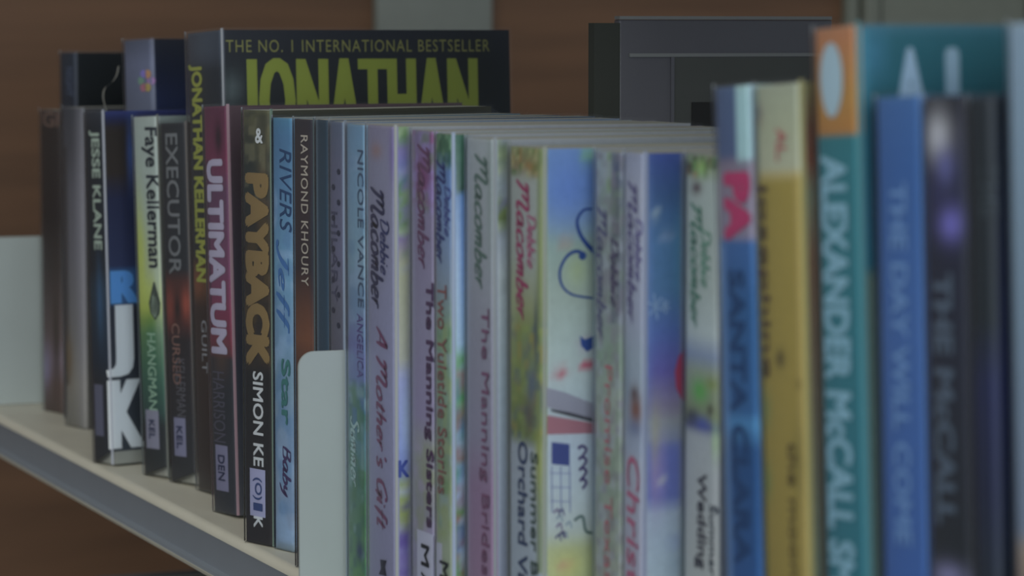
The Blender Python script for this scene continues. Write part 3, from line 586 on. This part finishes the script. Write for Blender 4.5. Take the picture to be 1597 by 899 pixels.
# --- right, nearest and out of focus
book('book', 'blurred blue spined book with magenta letters under slate block', 'book', (1127, 1184, None, 135, 2, 3.5),
     [S2((134, '44597c'), (240, '44567c'), (255, '70687c'), (270, '787084'), (370, '78748a'), (380, '2c5c94'), (480, '1c5488'), (640, '20588c'), (660, '3478a8'), (700, '14487c'), (899, '1c5088')), ('r', 1146, 130, 1172, 252, '88aac8'), ('r', 1110, 255, 1130, 1300, '545870', .9), ('r', 1131, 380, 1138, 1300, '5c84b0', .7), ('b', 1125, 690, 5, 20, '9c9c64', .8)],
     [S2((134, '8fb0c4'), (250, '84989c'), (300, '908c68'), (899, '7c8a50'))],
     [('s', 'f', 'PA', (1131, 268, 1172, 376), 'down', 'a02860', dict(offset=.06)), ('s', 'f', 'SANTA CLARA', (1142, 420, 1166, 880), 'down', '0e3c6c', dict(offset=.02))])
book('book', 'blurred mustard yellow spined book with cream top block', 'book', (1190, 1262, None, 132, 2, 3.5),
     [S2((132, '8f9684'), (200, '949a84'), (262, '9a9e8a'), (272, 'a29664'), (285, '8e7f30'), (899, '8c7c30')), ('r', 1150, 270, 1196, 1300, '8a9464', .95), ('b', 1176, 182, 10, 16, '6c3c34', .95), ('b', 1182, 176, 5, 9, '44406c', .7), ('r', 1246, 275, 1262, 1300, '9c8c4c', .8), ('b', 1192, 640, 9, 30, '5c7c50', .8), ('b', 1195, 750, 8, 30, '5c7c48', .8), ('b', 1218, 560, 6, 14, '2c2420', .95), ('b', 1246, 600, 4, 8, '5c4c20', .8), ('b', 1246, 720, 8, 60, '6c6428', .6)],
     [S2((132, '74744c'), (200, '6a4a3c'), (250, '7a4a38'), (300, '74806c'), (400, '7c6450'), (899, '6c7c6c'))],
     [('s', 'f', 'AL.', (1212, 200, 1228, 252), 'down', 'a05c5c', dict(offset=.02)), ('s', 'f', 'josephine', (1186, 285, 1202, 590), 'down', '4c3c34', dict(offset=.01)), ('s', 'f', 'the moon', (1232, 690, 1246, 900), 'down', '5a4c20', dict(offset=.01))])
bird = [(.5+.5*math.cos(a)*(.8+.2*math.sin(a)*.2), .5+.5*math.sin(a)) for a in [k*math.pi/10 for k in range(20)]]
book('book', 'tall blurred teal book with orange block lettered ALEXANDER', 'book', (1284, 1352, None, 43, 2, 3.5),
     [S2((43, '9c6a48'), (60, 'a06c44'), (150, '9c742c'), (210, '9c6c2c'), (212, '1c6c78'), (899, '1a6a7a')), ('r', 1265, 214, 1284, 1400, '507888', .8)],
     [S2((43, '2c5c6c'), (60, '125460'), (300, '10505c'), (1300, '125868')), ('r', 1345, 40, 1356, 1400, '2c7486', .8), ('b', 1366, 85, 14, 40, '2c6c88', .7), ('b', 1358, 340, 6, 60, '5c5c90', .8), ('r', 1350, 420, 1390, 1400, '6c7860', .8)],
     [('s', 'p', bird, (1281, 66, 1316, 184), 'across', '8ca4c0'), ('s', 'f', 'ALEXANDER McCALL SMITH', (1290, 242, 1330, 1010), 'down', '74a0b8', dict(offset=.03)),
      ('c', 'f', 'A', (1394, 74, 1446, 190), 'across', '7e96a8', dict(offset=.04)), ('c', 'f', 'L', (1474, 74, 1530, 190), 'across', '7690a0', dict(offset=.04))], depth=.158)
book('book', 'blurred mid blue spined book with faint pale lettering', 'book', (1375, 1448, None, 151, 2, 3),
     [S2((150, '34629a'), (260, '2c5c98'), (500, '34609c'), (899, '305c9c')), ('r', 1350, 140, 1384, 1400, '40609c', .7)],
     [S2((150, '2c405c'), (899, '24303c'))],
     [('s', 'f', 'THE DAY WILL COME', (1394, 284, 1420, 850), 'down', '5c86b4', dict(offset=.02))])
book('book', 'blurred black spined book with pale violet figure near its top', 'book', (1449, 1514, None, 153, 2, 3),
     [S2((152, '23242e'), (300, '2a2c48'), (400, '24263a'), (899, '24282e')), ('b', 1463, 212, 20, 40, 'a4a6d0', 1), ('b', 1474, 260, 14, 30, '5c60a0', .8), ('b', 1484, 350, 20, 28, '6a66bc', .95), ('b', 1462, 300, 10, 30, '30305c', .8), ('b', 1480, 900, 26, 22, '7c7ca8', .9), ('b', 1505, 400, 6, 200, '242a34', .8)],
     [S2((152, '30404c'), (300, '2c3c48'), (899, '28363e'))],
     [('s', 'f', 'THE McCALL', (1460, 425, 1490, 820), 'down', '4c5c70', dict(offset=.03))])
book('book', 'blurred dark navy spined book, second from the right edge', 'book', (1520, 1556, None, 155, 2, 3),
     [S2((154, '22282f'), (500, '20272e'), (600, '20264a'), (760, '1e2440'), (899, '222a38')), ('r', 1490, 140, 1530, 1400, '2c3c48', .6)],
     [S2((154, '242c34'), (600, '20264a'), (899, '222a38'))],
     [('s', 'f', 'THE', (1532, 255, 1550, 340), 'down', '404c54', {})])
book('book', 'blurred pale blue spined book at the right edge of the row', 'book', (1583, 1640, None, 35, 2, 3),
     [S2((35, '7c94a8'), (500, '70889c'), (830, '6c7c94'), (860, '8c8078'), (899, '84746c'))], [S2((35, '7c94a8'), (899, '70889c'))], depth=.158)

# --- big grey book behind the row, wrapped in cloudy plastic
GREYB = mat('cloudy_grey_plastic', (.115, .115, .135), rough=.3, noise=.06, nscale=20)
GREYB2 = mat('dark_grey_cover', (.075, .080, .075), rough=.5, noise=.1, nscale=20)
RIM = mat('pale_plastic_edge', (.22, .23, .23), rough=.35)
PT = ray(931, 50+CH*3480)
g = empty('book', (PT.x, PT.y, ZS), (0, 0, math.radians(1)))
tag(g, 'big grey plastic-wrapped book standing behind the row, upper middle right', 'book')
hb = .2395; db = .118
box('fore_edge', (-.006, 0, -.002, .0108, .0004, hb-.0015), mat('dark_fore_edge', (.040, .044, .036), rough=.7), g)
box('front_cover', (-.006, 0, .0104, db, .0004, hb), GREYB, g, bev=.0008)
fw_, zt_ = .0355, hb-.0150
box('cover_border', (.0001, .0012, .0150, db-.001, zt_-.0016, zt_), RIM, g)
box('cover_border', (.0001, .0012, fw_, fw_+.0016, .01, zt_-.0017), GREYB, g)
box('cover_panel', (.0001, .0007, fw_+.0018, db-.001, .01, zt_-.0018), GREYB2, g)
box('plastic_edge', (-.0056, -.0002, .0106, db, hb+.0001, hb+.0016), RIM, g)
box('cover_window', (.0008, .0012, .046, .066, .12, hb-.037), mat('near_black_print', (.008, .008, .008), rough=.5), g)

# --- clip-on divider plate
xd = -1.2092
pr = [(-.002, .0006), (-.0225, .0006)]
yb0 = LIPY-.0225
def yat(px, X):
    lo, hi = .3, .5
    for _ in range(40):
        m = (lo+hi)/2
        if proj(Vector((X, m, ZS+.05)))[0] < px: lo = m
        else: hi = m
    return lo
yf = yat(466, xd)
zt = .1018; rc = .0068; prof = [(LIPY+.12, .0006), (LIPY-.0025, .0006), (LIPY-.0025, -.026), (yf, -.026)]
for k in range(9):
    a = math.pi-k/8*math.pi/2; prof.append((yf+rc+rc*math.cos(a), zt-rc+rc*math.sin(a)))
prof.append((LIPY+.12, zt))
dv = empty('bookend', (xd, LIPY, ZS)); tag(dv, 'white metal bookend plate with rounded corner between the blue-grey books', 'bookend')
prism('plate', [(p-LIPY, q) for p, q in prof], 'x', -.0008, .0008, WHITE, dv)
prism('clip', [(-.0025, -.026), (.006, -.026), (.006, -.0275), (-.0025, -.0275)], 'x', -.0008, .012, WHITE, dv)

# --- dark books on the shelf below
ZL = ZS-.345
for (xp, yy, t_, h_, d_, c_, lab) in ((150, 900, .034, .228, .15, '3c4044', 'charcoal book in the shade of the shelf below, left one'),
                              (232, 905, .040, .232, .15, '121314', 'black book in the shade of the shelf below, right one')):
    Q = ray(xp, yy, ZL+h_)
    rr = empty('book', (Q.x, max(Q.y, LIPY+.01), ZL)); tag(rr, lab, 'book')
    box('page_block', (.002, t_-.002, .002, d_-.003, .001, h_-.003), PAPER, rr)
    box('front_cover', (t_-.0015, t_, 0, d_, 0, h_), ink(c_), rr, bev=.0004)
    box('back_cover', (0, .0015, 0, d_, 0, h_), ink(c_), rr, bev=.0004)
    box('spine', (.0016, t_-.0016, -.001, .001, 0, h_), ink(c_), rr, bev=.0003)

def log():
    prev = None
    for b, r in BOOKS: print(r.name, 't %.1f h %.3f Y %.3f X %.3f S %.0f' % (b.t*1e3, b.h, b.Q.y, b.Q.x, b.S), r['label'][:40])
log()
